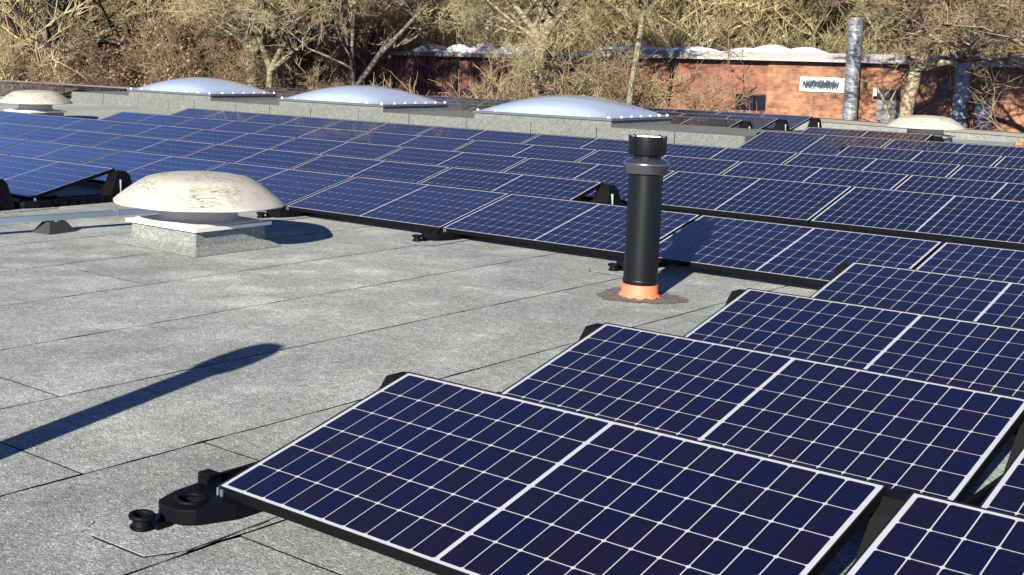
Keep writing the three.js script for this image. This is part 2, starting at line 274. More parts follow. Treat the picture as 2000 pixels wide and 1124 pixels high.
const padEdge = (() => { const q = rng(3), pts = []; const c = [[-0.16, -0.15], [0.19, -0.15], [0.21, 0.30], [0.16, 0.43], [-0.12, 0.44], [-0.17, 0.34]]; for (let i = 0; i < 6; i++) { const a = c[i], b = c[(i + 1) % 6]; for (let k = 0; k < 9; k++) { const x = a[0] + (b[0] - a[0]) * k / 9, y = a[1] + (b[1] - a[1]) * k / 9, d = 1 + (q() < 0.3 ? -0.004 : 0.003 + q() * 0.009) / 0.25; pts.push(new THREE.Vector2(0.02 + (x - 0.02) * d, 0.14 + (y - 0.14) * d)); } } const g = new THREE.ShapeGeometry(new THREE.Shape(pts)); g.rotateX(Math.PI / 2); g.translate(0, 0.0075, 0); return g; })();
function buildMount(label, group) {
  const t = thing('panel_mount', label, 'mounting foot', [0, 0, 0], 0, group);
  mesh('pad', padG, feltPatch, t); mesh('pad_edge', padEdge, bitumen, t); mesh('base_rail', railG, blackPlastic, t);
  const s = mesh('front_shoe', shoe, blackPlastic, t); mesh('hole_rim', boss, blackPlastic, s); mesh('hole_floor', bossFloor, bitumen, s);
  mesh('clip', clipG, galv, t); mesh('lock', lockG, blackPlastic, t); mesh('ring_peg', ringPeg, blackPlastic, t);
  const tw = mesh('rear_tower', towerG, blackPlastic, t); mesh('rib', towerSlots, greyPlate, tw); mesh('wind_plate', plateG, greyPlate, t);
  return t;
}
let mountProto = null;
function mount(x, z, label, group, y = null) { const p = [x, y === null ? roofY(z) : y, z]; if (!mountProto) { mountProto = buildMount(label, group); mountProto.position.set(...p); return mountProto; } const c = copyOf(mountProto, label, p, 0, group); if (y === null && z < VALLEY) c.rotation.x = SLOPE; return c; }
mount(0.09, 0, 'black plastic mounting foot with round hole and loose ring peg on a felt pad', null);
mount(1.92, 0, 'black mounting foot in the gap between the two panels of the ringed-foot row', null);
mount(0.10, -PITCH, 'black mounting foot at the open end of the second row behind the ringed foot', null);
mount(1.93, -PITCH, 'black mounting foot in the gap between panels of the second row', null);
mount(0.13, -2 * PITCH, 'black mounting foot at the open end of the third row behind the ringed foot', null);
mount(0.14, -3 * PITCH, 'black mounting foot at the open end of the fourth row behind the ringed foot', null);
for (let k = 0; k < 4; k++) mount(-5.075 + k * 1.7702 - 0.01, -4 * PITCH - 0.0458, 'black mounting foot on a felt pad under the long row the flue shades', 'feet along the long row beside the flue');
mount(-3.242 + 0.03, -5 * PITCH - 0.0458, 'black rear support at the open panel end left of the flue', null);
mount(-6.93 + 0.03, -3 * PITCH, 'black ribbed mount at the open panel end left of the large cream vent', null);
mount(-6.93 + 0.03, -2 * PITCH, 'black ribbed mount beside the galvanised rail', null);
for (let r = 0; r < 3; r++) mount(-6.55 + 0.03, -17.8 - r * PITCH, 'black support at the open end of a distant row behind the platform', 'supports at the ends of the distant rows', farY);
for (let r = 0; r < 2; r++) mount(-22 + 0.03, -15.85 - r * 1.45, 'black support at the distant row ends past the platform', 'supports past the left end of the platform', 0.13);
mount(-3.131 - 0.03, -9 * PITCH - 0.0458, 'black support at the start of the short row before the small vent', null);
mount(-4.857 - 0.03, -10 * PITCH - 0.0458, 'black support at the start of the row past the platform end', null);
mount(-3.054 + 0.03, -11 * PITCH - 0.0458, 'black support between the single far panel and the small vent', null);

// ---------------------------------------------------------------- black flue with orange collar
function jag(n, r, amp, seed) { const q = rng(seed); return Array.from({ length: n }, (_, i) => r * (1 + (q() - 0.5) * amp)); }
{
  const t = thing('flue_pipe', 'black ribbed-top flue pipe with orange collar standing on a bitumen patch', 'flue pipe', [-0.95, 0, -4.853]);
  const blackMetal = new THREE.MeshPhysicalMaterial({ color: rgb(0.005, 0.0056, 0.0056), roughness: 0.4, specularIntensity: 0.4 });
  const gloss = new THREE.MeshPhysicalMaterial({ color: rgb(0.16, 0.16, 0.175), roughness: 0.28, metalness: 0.85 });
  const L = (pts, n = 40) => new THREE.LatheGeometry(pts.map(q => new THREE.Vector2(...q)), n);
  mesh('tube', L([[0.103, 0.05], [0.107, 0.06], [0.107, 0.10], [0.112, 0.104], [0.112, 0.118], [0.107, 0.122], [0.107, 0.82], [0.09, 0.83]]), blackMetal, t);
  mesh('collar_ring', L([[0.108, 0.808], [0.126, 0.806], [0.129, 0.81], [0.147, 0.86], [0.149, 0.872], [0.143, 0.879], [0.12, 0.9], [0.09, 0.905]]), gloss, t);
  mesh('neck', L([[0.085, 0.86], [0.085, 0.95]]), blackMetal, t);
  const cap = mesh('cap', L([[0.095, 0.925], [0.112, 0.93], [0.114, 1.045], [0.108, 1.045], [0.106, 0.955], [0.09, 0.945]]), blackMetal, t);
  mesh('cap_floor', new THREE.CylinderGeometry(0.107, 0.107, 0.006, 32).translate(0, 0.948, 0), bitumen, cap);
  mesh('lining', L([[0.1055, 0.952], [0.1055, 1.042]]), std(rgb(0.75, 0.75, 0.73), 0.4, { side: THREE.DoubleSide }), cap);
  for (let i = 0; i < 8; i++) { const a = i / 8 * Math.PI * 2 + 0.55; const g = bx(-0.0035, 0.0035, 0.93, 1.052, 0.108, 0.1185); g.rotateY(a); mesh('rib', g, blackMetal, cap); }
  // collar skirt with a torn hem
  const n = 48, q = rng(5), rings = [];
  const hem = Array.from({ length: n }, (_, i) => 0.127 + 0.005 * Math.sin(i * 1.3) + q() * 0.007), hemY = Array.from({ length: n }, () => 0.006 + q() * 0.010);
  for (const [r, y, w] of [[0, 0, 1], [0.118, 0.03, 0], [0.114, 0.062, 0], [0.1125, 0.088, 0], [0.1085, 0.09, 0]]) rings.push(Array.from({ length: n }, (_, i) => { const a = -i / n * Math.PI * 2, rr = w ? hem[i] : r, yy = w ? hemY[i] : y; return [Math.cos(a) * rr, yy, -Math.sin(a) * rr * -1]; }));
  mesh('orange_collar', ringLoft(rings, false), std(rgb(0.72, 0.17, 0.075), 0.55, { side: THREE.DoubleSide }), t);
  const pts = [], pr = rng(9); for (let i = 0; i < 46; i++) { const a = i / 46 * Math.PI * 2; const wob = 1 + 0.10 * Math.sin(3 * a + 1) + (pr() - 0.5) * 0.22; pts.push(new THREE.Vector2(Math.cos(a) * 0.27 * wob, Math.sin(a) * 0.27 * wob)); }
  const pg = new THREE.ShapeGeometry(new THREE.Shape(pts)); pg.rotateX(-Math.PI / 2); pg.translate(0, 0.008, 0);
  const btex = texture(128, (u, v, i, j) => { const k = 0.42 + 0.25 * vnoise(u * 30, v * 30, 71) + 0.2 * (hash(i, j, 73) - 0.5); return [k, k * 0.93, k * 0.88]; }); btex.repeat.set(2, 2);
  mesh('bitumen_patch', uvByMetres(pg), std(rgb(0.5, 0.5, 0.5), 0.9, { map: btex }), t);
}
{ // a second, slimmer flue stands outside the picture on the left; its shadow lies across the felt
  const t = thing('flue_pipe', 'slim black flue pipe with a rounded cowl on open felt', 'flue pipe', [-0.60, 0, 1.30]);
  const L = pts => new THREE.LatheGeometry(pts.map(q => new THREE.Vector2(...q)), 28), m = std(rgb(0.02, 0.02, 0.02), 0.5);
  mesh('tube', L([[0.12, 0.005], [0.076, 0.05], [0.076, 1.10]]), m, t);
  mesh('cowl', L([[0.08, 1.06], [0.108, 1.11], [0.114, 1.19], [0.104, 1.27], [0.07, 1.33], [0, 1.35]]), m, t);
}

// ---------------------------------------------------------------- mushroom roof vents
function vent(label, pos, s, turn, seed) {
  const t = thing('roof_vent', label, 'roof vent', pos, 0);
  const wob = (n, f) => Array.from({ length: n }, (_, i) => f(i / n * Math.PI * 2));
  const ring = (h, y) => sq(h * s, y * s).map(([x, yy, z]) => [x, yy, z]);
  const cg = ringLoft([ring(0.47, 0.008), ring(0.40, 0.045), ring(0.372, 0.06), ring(0.365, 0.175)]);
  mesh('curb', uvByMetres(cg), feltPlain, t);
  const pl = mesh('base_plate', merge([bx(-0.405 * s, 0.405 * s, 0.175 * s, 0.2 * s, -0.405 * s, 0.405 * s)]), whitePlate, t);
  mesh('raised_rim', ringLoft([ring(0.36, 0.2), ring(0.335, 0.215)]), whitePlate, pl);
  const L = (pts, n = 56) => new THREE.LatheGeometry(pts.map(([r, y]) => new THREE.Vector2(r * s, y * s)), n);
  mesh('neck', L([[0.345, 0.213], [0.315, 0.225], [0.305, 0.26], [0.305, 0.38]]), creamPlain, t);
  const dome = L([[0.0, 0.37], [0.60, 0.36], [0.655, 0.338], [0.670, 0.338], [0.673, 0.348], [0.645, 0.373], [0.60, 0.408], [0.54, 0.452], [0.48, 0.492], [0.43, 0.52], [0.38, 0.538], [0.28, 0.556], [0.15, 0.566], [0.0, 0.568]], 64);
  // hand-laid fibreglass: slightly uneven shell with soft lobes
  const p = dome.attributes.position; for (let i = 0; i < p.count; i++) { const x = p.getX(i), z = p.getZ(i), a = Math.atan2(z, x), r = Math.hypot(x, z), k = 1 + 0.012 * Math.cos(8 * a + seed) * (r / (0.67 * s)) + 0.006 * Math.sin(3 * a + seed); p.setX(i, x * k); p.setZ(i, z * k); } dome.computeVertexNormals();
  const u = dome.attributes.uv; for (let i = 0; i < u.count; i++) u.setXY(i, u.getX(i) + seed * 0.37, u.getY(i));
  const d = mesh('cap', dome, creamMat, t); d.rotation.y = turn; return t;
}
vent('large cream mushroom vent on a felt curb with a stained domed cap', [-4.29, 0, -4.07], 1, 0.4, 1);
vent('cream mushroom vent standing near the left end of the skylight platform', [-16.5, roofY(-11.5), -11.5], 1, 1.4, 2);
vent('small cream mushroom vent close to the far roof edge upstand', [-3.71, roofY(-18.9) + 0.08, -18.9], 0.83, 2.6, 3);

{ // galvanised cable rail on rubber feet
  const a = new THREE.Vector3(-5.70, 0.105, -2.0), b = new THREE.Vector3(-5.335, 0.105, -4.70), len = a.distanceTo(b);
  const t = thing('cable_rail', 'galvanised steel channel rail lying on black feet beside the large cream vent', 'rail', [a.x, a.y, a.z], Math.atan2(b.x - a.x, b.z - a.z));
  mesh('channel', merge([bx(-0.035, 0.035, 0, 0.004, 0, len), bx(-0.035, -0.031, 0.004, 0.045, 0, len), bx(0.031, 0.035, 0.004, 0.045, 0, len), bx(-0.031, -0.018, 0.041, 0.045, 0, len), bx(0.018, 0.031, 0.041, 0.045, 0, len)]), galv, t);
  for (const z of [len * 0.12, len * 0.8]) mesh('joint', bx(-0.038, 0.038, -0.003, 0.047, z, z + 0.012), galv, t);
  for (const [x, z] of [[-5.49, -3.58]]) {
    const f = thing('rail_foot', 'black rubber trapezoid foot under the galvanised rail', 'rail foot', [x, 0.004, z], 0.13);
    mesh('block', ringLoft([sq(0.1, 0, 0.15), sq(0.095, 0.015, 0.145), sq(0.045, 0.09, 0.09)]), std(rgb(0.022, 0.022, 0.022), 0.8), f);
    mesh('bracket', merge([bx(-0.05, 0.05, 0.09, 0.1, -0.02, 0.02)]), galv, f);
  }
}

// ---------------------------------------------------------------- skylight platform
const PLAT = { x0: -20.56, x1: -5.03, z0: -15.49, z1: -17.65, y0: roofY(-15.49), y1: 0.455 };
{
  const t = thing('skylight_platform', 'long low felt-clad platform carrying three domed skylights', 'platform', [0, 0, 0]);
  mesh('core', bx(PLAT.x0 + 0.01, PLAT.x1 - 0.01, 0.15, PLAT.y1 - 0.006, PLAT.z1 + 0.01, PLAT.z0 - 0.012), bitumen, t);
  const r = rng(31); let x = PLAT.x0;
  while (x < PLAT.x1 - 0.05) { let w = 0.72 + r() * 0.6; if (PLAT.x1 - x - w < 0.4) w = PLAT.x1 - x; const jut = r() * 0.006;
    const g = ringLoft([[[x + 0.007, PLAT.y0 - 0.03, PLAT.z0 + 0.06], [x + w - 0.007, PLAT.y0 - 0.03, PLAT.z0 + 0.06], [x + w - 0.007, PLAT.y0 - 0.03, PLAT.z0 - 0.01], [x + 0.007, PLAT.y0 - 0.03, PLAT.z0 - 0.01]],
      [[x + 0.007, PLAT.y0 + 0.035, PLAT.z0 + 0.008 + jut], [x + w - 0.007, PLAT.y0 + 0.035, PLAT.z0 + 0.008 + jut], [x + w - 0.007, PLAT.y0 + 0.035, PLAT.z0 - 0.01], [x + 0.007, PLAT.y0 + 0.035, PLAT.z0 - 0.01]],
      [[x + 0.007, PLAT.y1, PLAT.z0 + 0.002 + jut], [x + w - 0.007, PLAT.y1, PLAT.z0 + 0.002 + jut], [x + w - 0.007, PLAT.y1, PLAT.z0 - 0.01], [x + 0.007, PLAT.y1, PLAT.z0 - 0.01]]]);
    mesh('felt_piece', uvByMetres(g), feltOld, t); x += w; }
  for (let k = 0; k < 17; k++) { const xa = PLAT.x0 + k * 0.915, xb = Math.min(xa + 0.908, PLAT.x1); mesh('top_felt', uvByMetres(bx(xa, xb, PLAT.y1 - 0.006, PLAT.y1 - 0.002, PLAT.z1, PLAT.z0 - 0.012)), feltOld, t); }
  mesh('end_felt', uvByMetres(merge([bx(PLAT.x1 - 0.009, PLAT.x1 + 0.002, 0.15, PLAT.y1, PLAT.z1, PLAT.z0 - 0.012), bx(PLAT.x0 - 0.002, PLAT.x0 + 0.009, 0.15, PLAT.y1, PLAT.z1, PLAT.z0 - 0.012)])), feltOld, t);
}
const opal = new THREE.MeshPhysicalMaterial({ color: rgb(0.33, 0.40, 0.53), roughness: 0.3, clearcoat: 1, clearcoatRoughness: 0.08 });
const skyProtoParts = {};
function skylight(label, cx, cz) {
  const W = 1.275, D = 0.975, t = thing('skylight', label, 'skylight', [cx, PLAT.y1 - 0.002, cz]);
  const H = 0.10;
  mesh('curb', uvByMetres(ringLoft([sq(W - 0.005, 0, D - 0.005), sq(W - 0.012, H, D - 0.012)])), feltOld, t);
  const fr = mesh('rim', merge([bx(-W - 0.02, W + 0.02, H, H + 0.03, -D - 0.02, D + 0.02)]), std(rgb(0.09, 0.09, 0.095), 0.5), t);
  const n = 28, p = [], idx = [];
  for (let j = 0; j <= n; j++) for (let i = 0; i <= n; i++) { const u = i / n * 2 - 1, v = j / n * 2 - 1; const e = 0.96, uu = Math.min(1, Math.abs(u) / e), vv = Math.min(1, Math.abs(v) / e); const y = 0.30 * Math.pow((1 - uu * uu) * (1 - vv * vv), 0.62); p.push(u * (W + 0.01), H + 0.036 + y, -v * (D + 0.01)); }
  for (let j = 0; j < n; j++) for (let i = 0; i < n; i++) { const a = j * (n + 1) + i; idx.push(a, a + 1, a + n + 2, a, a + n + 2, a + n + 1); }
  const g = new THREE.BufferGeometry(); g.setAttribute('position', new THREE.Float32BufferAttribute(p, 3)); g.setIndex(idx); g.computeVertexNormals();
  mesh('dome', g, opal, t);
  const bg = new THREE.CylinderGeometry(0.02, 0.026, 0.03, 10);
  for (let k = 0; k < 8; k++) for (const s of [1, -1]) { const m = mesh('bolt', bg, boltMat, fr); m.position.set(-W + 0.06 + k * (2 * W - 0.12) / 7, H + 0.05, s * (D - 0.03)); }
  for (let k = 1; k < 6; k++) for (const s of [1, -1]) { const m = mesh('bolt', bg, boltMat, fr); m.position.set(s * (W - 0.03), H + 0.05, -D + 0.06 + k * (2 * D - 0.12) / 6); }
}
const boltMat = std(rgb(0.82, 0.83, 0.85), 0.35);
skylight('opal domed skylight on the platform next to the cream vent with panels behind', -17.36, -16.49);
skylight('opal domed skylight in the middle of the long platform', -12.93, -16.49);
skylight('opal domed skylight at the platform end behind the black flue', -8.44, -16.49);

// ---------------------------------------------------------------- dead leaves blown against the upstand
{
  const g = new THREE.BufferGeometry(); g.setAttribute('position', new THREE.Float32BufferAttribute([-0.03, 0, -0.02, 0.035, 0.012, -0.015, 0.03, 0, 0.025, -0.035, 0.014, 0.02], 3)); g.setIndex([0, 2, 1, 0, 3, 2]); g.computeVertexNormals();
  const n = 3600, m = new THREE.InstancedMesh(g, std(rgb(1, 1, 1), 0.8, { side: THREE.DoubleSide }), n), q = rng(91), d = new THREE.Object3D(), c = new THREE.Color();
  for (let i = 0; i < n; i++) { const k = Math.pow(q(), 1.6); d.position.set(-3.3 + q() * 4.2, roofY(-22) + 0.01 + (1 - k) * 0.10 * q(), -22.97 + k * 0.9); d.rotation.set((q() - 0.5) * 1.4, q() * 6.3, (q() - 0.5) * 1.4); d.scale.setScalar(0.7 + q() * 0.9); d.updateMatrix(); m.setMatrixAt(i, d.matrix); const b = 0.7 + q() * 0.6; m.setColorAt(i, c.setRGB(0.42 * b, 0.2 * b, 0.09 * b)); }
  m.name = 'leaf_litter'; m.userData = { kind: 'stuff', label: 'dry orange leaves lying against the far roof edge', category: 'leaves' }; m.castShadow = m.receiveShadow = true; scene.add(m);
}

// ---------------------------------------------------------------- buildings beyond the roof
{ // long low building clad in dark red vertical boards
  const t = thing('clad_building', 'low building clad in dark red vertical boards under a flat roof', 'building', [0, 0, -34]);
  mesh('wall', bx(-32, -17.6, GROUND, 1.38, -5, -0.02), std(rgb(0.05, 0.03, 0.028), 0.9), t);
  const q = rng(17), tones = [[0.20, 0.085, 0.072], [0.16, 0.07, 0.062], [0.24, 0.105, 0.088], [0.10, 0.055, 0.05]].map(c => std(rgb(...c), 0.85));
  const bg = new THREE.BoxGeometry(0.118, 1.38 - GROUND, 0.03);
  for (let x = -31.9; x < -17.7; x += 0.135) { const m = mesh('board', bg, tones[q() < 0.16 ? 3 : Math.floor(q() * 3)], t); m.position.set(x + 0.06, (1.38 + GROUND) / 2, (q() - 0.5) * 0.02); }
  const roof = mesh('flat_roof', bx(-32.3, -17.3, 1.39, 1.52, -5.2, 0.3), std(rgb(0.2, 0.17, 0.14), 0.8), t);
  mesh('roof_edge', bx(-32.3, -17.3, 1.40, 1.545, 0.302, 0.33), std(rgb(0.27, 0.23, 0.19), 0.6), roof);
  mesh('downpipe', new THREE.CylinderGeometry(0.05, 0.05, 5, 10).translate(-23.3, -1.2, 0.09), std(rgb(0.02, 0.018, 0.018), 0.6), t);
  const y = thing('notice_box', 'small yellow box fixed on the dark red board wall', 'box', [-23.97, 0.53, -33.93]);
  mesh('case', bx(-0.1, 0.1, -0.14, 0.14, 0, 0.08), std(rgb(0.8, 0.5, 0.08), 0.5), y); mesh('lid', bx(-0.105, 0.105, 0.142, 0.16, 0, 0.1), std(rgb(0.75, 0.5, 0.12), 0.5), y);
  const v = thing('vent_pipe', 'thin white vent pipe rising from the snowy flat roof', 'pipe', [-22.6, 1.52, -34.6]);
  mesh('pipe', new THREE.CylinderGeometry(0.07, 0.07, 1.0, 12).translate(0, 0.5, 0), std(rgb(0.75, 0.72, 0.62), 0.6), v); mesh('cap', new THREE.CylinderGeometry(0.08, 0.08, 0.06, 12).translate(0, 1.03, 0), std(rgb(0.75, 0.72, 0.62), 0.6), v);
}
function snow(label, x0, x1, y, z, depth, seed, amp) {
  const nx = Math.round((x1 - x0) / 0.09), nz = 8, p = [], idx = [], q = rng(seed), ph = q() * 9;
  for (let i = 0; i <= nx; i++) for (let j = 0; j <= nz; j++) { const x = x0 + (x1 - x0) * i / nx, s = j / nz, e = Math.min(1, Math.min(i, nx - i) / 7); const lump = 0.45 + 0.55 * Math.pow(Math.abs(Math.sin(x * 2.2 + ph + Math.sin(x * 1.1))), 0.8) + 0.3 * (vnoise(x * 3, s * 4, seed) - 0.5); p.push(x, y + amp * lump * Math.sqrt(Math.max(0, Math.sin(Math.PI * s))) * Math.sqrt(e), z - depth * s + 0.05 * (vnoise(x * 4, 3, seed) - 0.5)); }
  for (let i = 0; i < nx; i++) for (let j = 0; j < nz; j++) { const a = i * (nz + 1) + j, b = a + nz + 1; idx.push(a, b, a + 1, b, b + 1, a + 1); }
  const g = new THREE.BufferGeometry(); g.setAttribute('position', new THREE.Float32BufferAttribute(p, 3)); g.setIndex(idx); g.computeVertexNormals();
  const m = mesh(numbered('snow_patch'), g, std(rgb(0.82, 0.83, 0.86), 0.85), scene); m.userData = { label, category: 'snow' };
}
snow('lumpy white snow along the roof edge above the dark red boards', -25.2, -20.2, 1.53, -33.7, 0.9, 3, 0.30);
snow('thin patchy snow on the roof edge behind the tree trunks', -19.6, -17.4, 1.53, -33.7, 0.7, 4, 0.16);
snow('rounded white snow along the brick building roof edge above the graffiti board', -12.5, -10.05, 1.755, -30.85, 0.7, 6, 0.17);
snow('broken snow on the brick building roof edge behind twigs', -16.4, -12.9, 1.755, -30.85, 0.6, 7, 0.12);
{ // brick building
  const t = thing('brick_building', 'low orange-brown brick building with flat roof and grey coping', 'building', [0, 0, -31]);
  const bt = texture(512, (u, v) => { const row = Math.floor(v * 48), off = (row % 2) * 0.5, bu = u * 16 + off, fx = bu - Math.floor(bu), fy = v * 48 - row; const tone = hash(Math.floor(bu) % 16, row, 81); const mortar = fx < 0.05 || fy < 0.14; const b = 0.62 + 0.13 * (tone - 0.5) + 0.25 * (vnoise(u * 7, v * 7, 83, 7) - 0.5) + 0.2 * (vnoise(u * 40, v * 40, 85, 40) - 0.5); return mortar ? [0.6, 0.48, 0.39] : [b * 1.0, b * 0.745, b * 0.575]; }); bt.repeat.set(0.28, 0.28);
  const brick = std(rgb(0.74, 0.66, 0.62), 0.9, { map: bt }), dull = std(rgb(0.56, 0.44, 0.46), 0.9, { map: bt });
  mesh('wall', uvByMetres(bx(-11.4, 6, GROUND, 1.52, -6, 0)), brick, t);
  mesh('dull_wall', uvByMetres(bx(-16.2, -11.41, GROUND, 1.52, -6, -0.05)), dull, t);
  mesh('coping', merge([bx(-16.4, 6.2, 1.53, 1.75, -6.2, 0.25)]), std(rgb(0.28, 0.26, 0.25), 0.7), t);
  mesh('coping_trim', bx(-16.4, 6.2, 1.535, 1.60, 0.252, 0.28), std(rgb(0.36, 0.33, 0.29), 0.6), t);
  mesh('low_window', bx(-12.25, -11.44, 0.22, 0.64, -0.2, -0.045), std(rgb(0.012, 0.013, 0.018), 0.15), t);
  const sg = thing('graffiti_board', 'white board with dark scribbled graffiti on the brick wall', 'sign', [-9.91, 0.965, -30.985]);
  const cv = document.createElement('canvas'); cv.width = 512; cv.height = 144; const c = cv.getContext('2d'); c.fillStyle = '#d5d8d2'; c.fillRect(0, 0, 512, 144); c.lineJoin = 'round'; const q = rng(44);
  for (const [col, lw] of [['#8aa3a0', 15], ['#46585c', 13], ['#1f2a30', 9]]) { c.strokeStyle = col; c.lineWidth = lw; for (let k = 0; k < 9; k++) { const x = 22 + k * 37 + q() * 14, y0 = 105 + q() * 22; c.beginPath(); c.moveTo(x, y0); for (let m = 0; m < 5; m++) c.lineTo(x + 8 + m * 11 + q() * 14, m % 2 ? y0 - q() * 26 : 22 + q() * 34); c.stroke(); } }
  c.strokeStyle = '#5c6a68'; c.lineWidth = 5; c.beginPath(); c.moveTo(360, 128); c.lineTo(420, 50); c.lineTo(480, 122); c.stroke();
  const ct = new THREE.CanvasTexture(cv); ct.colorSpace = THREE.SRGBColorSpace;
  const face = new THREE.PlaneGeometry(1.26, 0.355); face.translate(0, 0, 0.034); mesh('face', face, std(rgb(0.95, 0.95, 0.95), 0.7, { map: ct }), sg); mesh('board', bx(-0.635, 0.635, -0.182, 0.182, 0, 0.03), std(rgb(0.6, 0.6, 0.56), 0.8), sg);
  const d = thing('wall_cabinet', 'dark cabinet with black top and grey front against the brick wall', 'cabinet', [-8.36, 0, -30.75]);
  mesh('front', bx(-0.21, 0.23, GROUND, 0.66, -0.24, 0), std(rgb(0.16, 0.17, 0.165), 0.7), d); mesh('hood', bx(-0.22, 0.24, 0.67, 0.91, -0.24, 0.04), std(rgb(0.012, 0.012, 0.014), 0.5), d); mesh('lamp', bx(-0.33, -0.24, 0.74, 0.94, -0.15, -0.03), std(rgb(0.8, 0.65, 0.35), 0.6), d);
  const cb = thing('grey_tank', 'blue-grey upright steel tank by the brick wall', 'tank', [-6.15, 0, -30.5]);
  mesh('shell', new THREE.CylinderGeometry(0.19, 0.19, 4.4, 20).translate(0, 0.72 - 2.2, 0), std(rgb(0.13, 0.16, 0.19), 0.5, { metalness: 0.4 }), cb); mesh('lid', new THREE.CylinderGeometry(0.2, 0.2, 0.03, 20).translate(0, 0.74, 0), std(rgb(0.1, 0.12, 0.14), 0.5), cb);
  function pipe(label, x, z, top, r, seed) {
    const f = thing('steel_pipe', label, 'pipe', [x, GROUND, z]); const st = texture(128, (u, v, i, j) => { const k = 0.62 + 0.3 * (vnoise(u * 10, v * 40, seed) - 0.5) + 0.18 * (vnoise(u * 30, v * 120, seed + 2) - 0.5); return [k, k * 1.01, k * 1.01]; });
    const m = std(rgb(0.62, 0.64, 0.65), 0.5, { map: st, metalness: 0.15 });
    for (let y = 0; y < top - GROUND; y += 0.62) { const h = Math.min(0.615, top - GROUND - y); mesh('section', new THREE.CylinderGeometry(r, r, h, 22).translate(0, y + h / 2, 0), m, f); mesh('seam_band', new THREE.CylinderGeometry(r + 0.008, r + 0.008, 0.03, 22).translate(0, y + h - 0.01, 0), m, f); }
    mesh('wall_bracket', bx(-0.02, 0.02, 4.55, 4.62, -0.5, 0.0), galv, f);
  }
  pipe('tall galvanised steel pipe standing in front of the graffiti board', -9.14, -30.6, 2.62, 0.165, 5);
  pipe('tall galvanised steel pipe half hidden by twigs near the grey tank', -6.66, -30.6, 2.35, 0.17, 9);
}

// ---------------------------------------------------------------- trees
class Buf { constructor() { this.p = []; this.i = []; }
  tube(pts, radii, sides) { const b = this.p.length / 3, up = new THREE.Vector3(), t = new THREE.Vector3(), n = new THREE.Vector3(), bi = new THREE.Vector3();
    for (let k = 0; k < pts.length; k++) { t.copy(pts[Math.min(k + 1, pts.length - 1)]).sub(pts[Math.max(k - 1, 0)]).normalize(); up.set(Math.abs(t.y) > 0.9 ? 1 : 0, Math.abs(t.y) > 0.9 ? 0 : 1, 0); n.crossVectors(up, t).normalize(); bi.crossVectors(t, n);
      for (let s = 0; s < sides; s++) { const a = s / sides * Math.PI * 2, r = radii[k]; this.p.push(pts[k].x + (n.x * Math.cos(a) + bi.x * Math.sin(a)) * r, pts[k].y + (n.y * Math.cos(a) + bi.y * Math.sin(a)) * r, pts[k].z + (n.z * Math.cos(a) + bi.z * Math.sin(a)) * r); } }
    for (let k = 0; k < pts.length - 1; k++) for (let s = 0; s < sides; s++) { const a = b + k * sides + s, c = b + k * sides + (s + 1) % sides, d = a + sides, e = c + sides; this.i.push(a, c, d, c, e, d); } }
  geo() { const g = new THREE.BufferGeometry(); g.setAttribute('position', new THREE.Float32BufferAttribute(this.p, 3)); g.setIndex(this.i); g.computeVertexNormals(); return g; } }
const V = (x, y, z) => new THREE.Vector3(x, y, z);
function path(start, dir, len, n, wander, lift, q) { const pts = [start.clone()], d = dir.clone().normalize(); for (let k = 0; k < n; k++) { d.x += (q() - 0.5) * wander; d.y += (q() - 0.5) * wander + lift; d.z += (q() - 0.5) * wander; d.normalize(); pts.push(pts[k].clone().addScaledVector(d, len / n)); } return pts; }
// twig sprays: a spray is about a metre of branchlet with side twigs
function spray(seed, thick = 1) { const q = rng(seed), b = new Buf();
  const main = path(V(0, 0, 0), V(0, 1, 0), 1.15, 6, 0.95, 0.04, q); b.tube(main, [0.011, 0.0095, 0.008, 0.007, 0.006, 0.0045, 0.003].map(r => r * thick), 3);
  for (let k = 0; k < 11; k++) { const i = 1 + Math.floor(q() * 4), f = main[i].clone().lerp(main[i + 1], q()), a = q() * 6.28; const side = path(f, V(Math.cos(a), 0.35 + q() * 0.7, Math.sin(a)), 0.3 + q() * 0.45, 3, 1.15, 0.05, q); b.tube(side, [0.007, 0.006, 0.0045, 0.003].map(r => r * thick), 3);
    for (let m = 0; m < 3; m++) { const s2 = side[1 + Math.floor(q() * 2)].clone(), a2 = q() * 6.28; b.tube(path(s2, V(Math.cos(a2), 0.3 + q() * 0.8, Math.sin(a2)), 0.14 + q() * 0.22, 2, 0.6, 0, q), [0.005, 0.004, 0.0025].map(r => r * thick), 3); } }
  return b.geo(); }
const sprays = [spray(1, 1.15), spray(2, 1.15), spray(3, 1.15), spray(4, 1.15)];
const leafGeo = (() => { const q = rng(7), p = [], idx = []; for (let k = 0; k < 26; k++) { const o = V((q() - 0.5) * 0.5, q() * 0.9, (q() - 0.5) * 0.5), a = V(q() - 0.5, q() - 0.5, q() - 0.5).normalize(), b = V(q() - 0.5, q() - 0.5, q() - 0.5).cross(a).normalize(), s = 0.028 + q() * 0.022, i = p.length / 3; for (const [u, v] of [[-1, 0], [0, -0.6], [1, 0], [0, 0.6]]) p.push(o.x + (a.x * u + b.x * v) * s, o.y + (a.y * u + b.y * v) * s, o.z + (a.z * u + b.z * v) * s); idx.push(i, i + 1, i + 2, i, i + 2, i + 3); } const g = new THREE.BufferGeometry(); g.setAttribute('position', new THREE.Float32BufferAttribute(p, 3)); g.setIndex(idx); g.computeVertexNormals(); return g; })();
const barkTex = texture(128, (u, v) => { const k = 0.62 + 0.5 * (vnoise(u * 14, v * 30, 95, 0) - 0.5) + 0.3 * (vnoise(u * 40, v * 60, 97, 0) - 0.5); return [k, k, k]; });
const twigMat = std(rgb(1, 1, 1), 0.9), leafMat = std(rgb(1, 1, 1), 0.85, { side: THREE.DoubleSide });
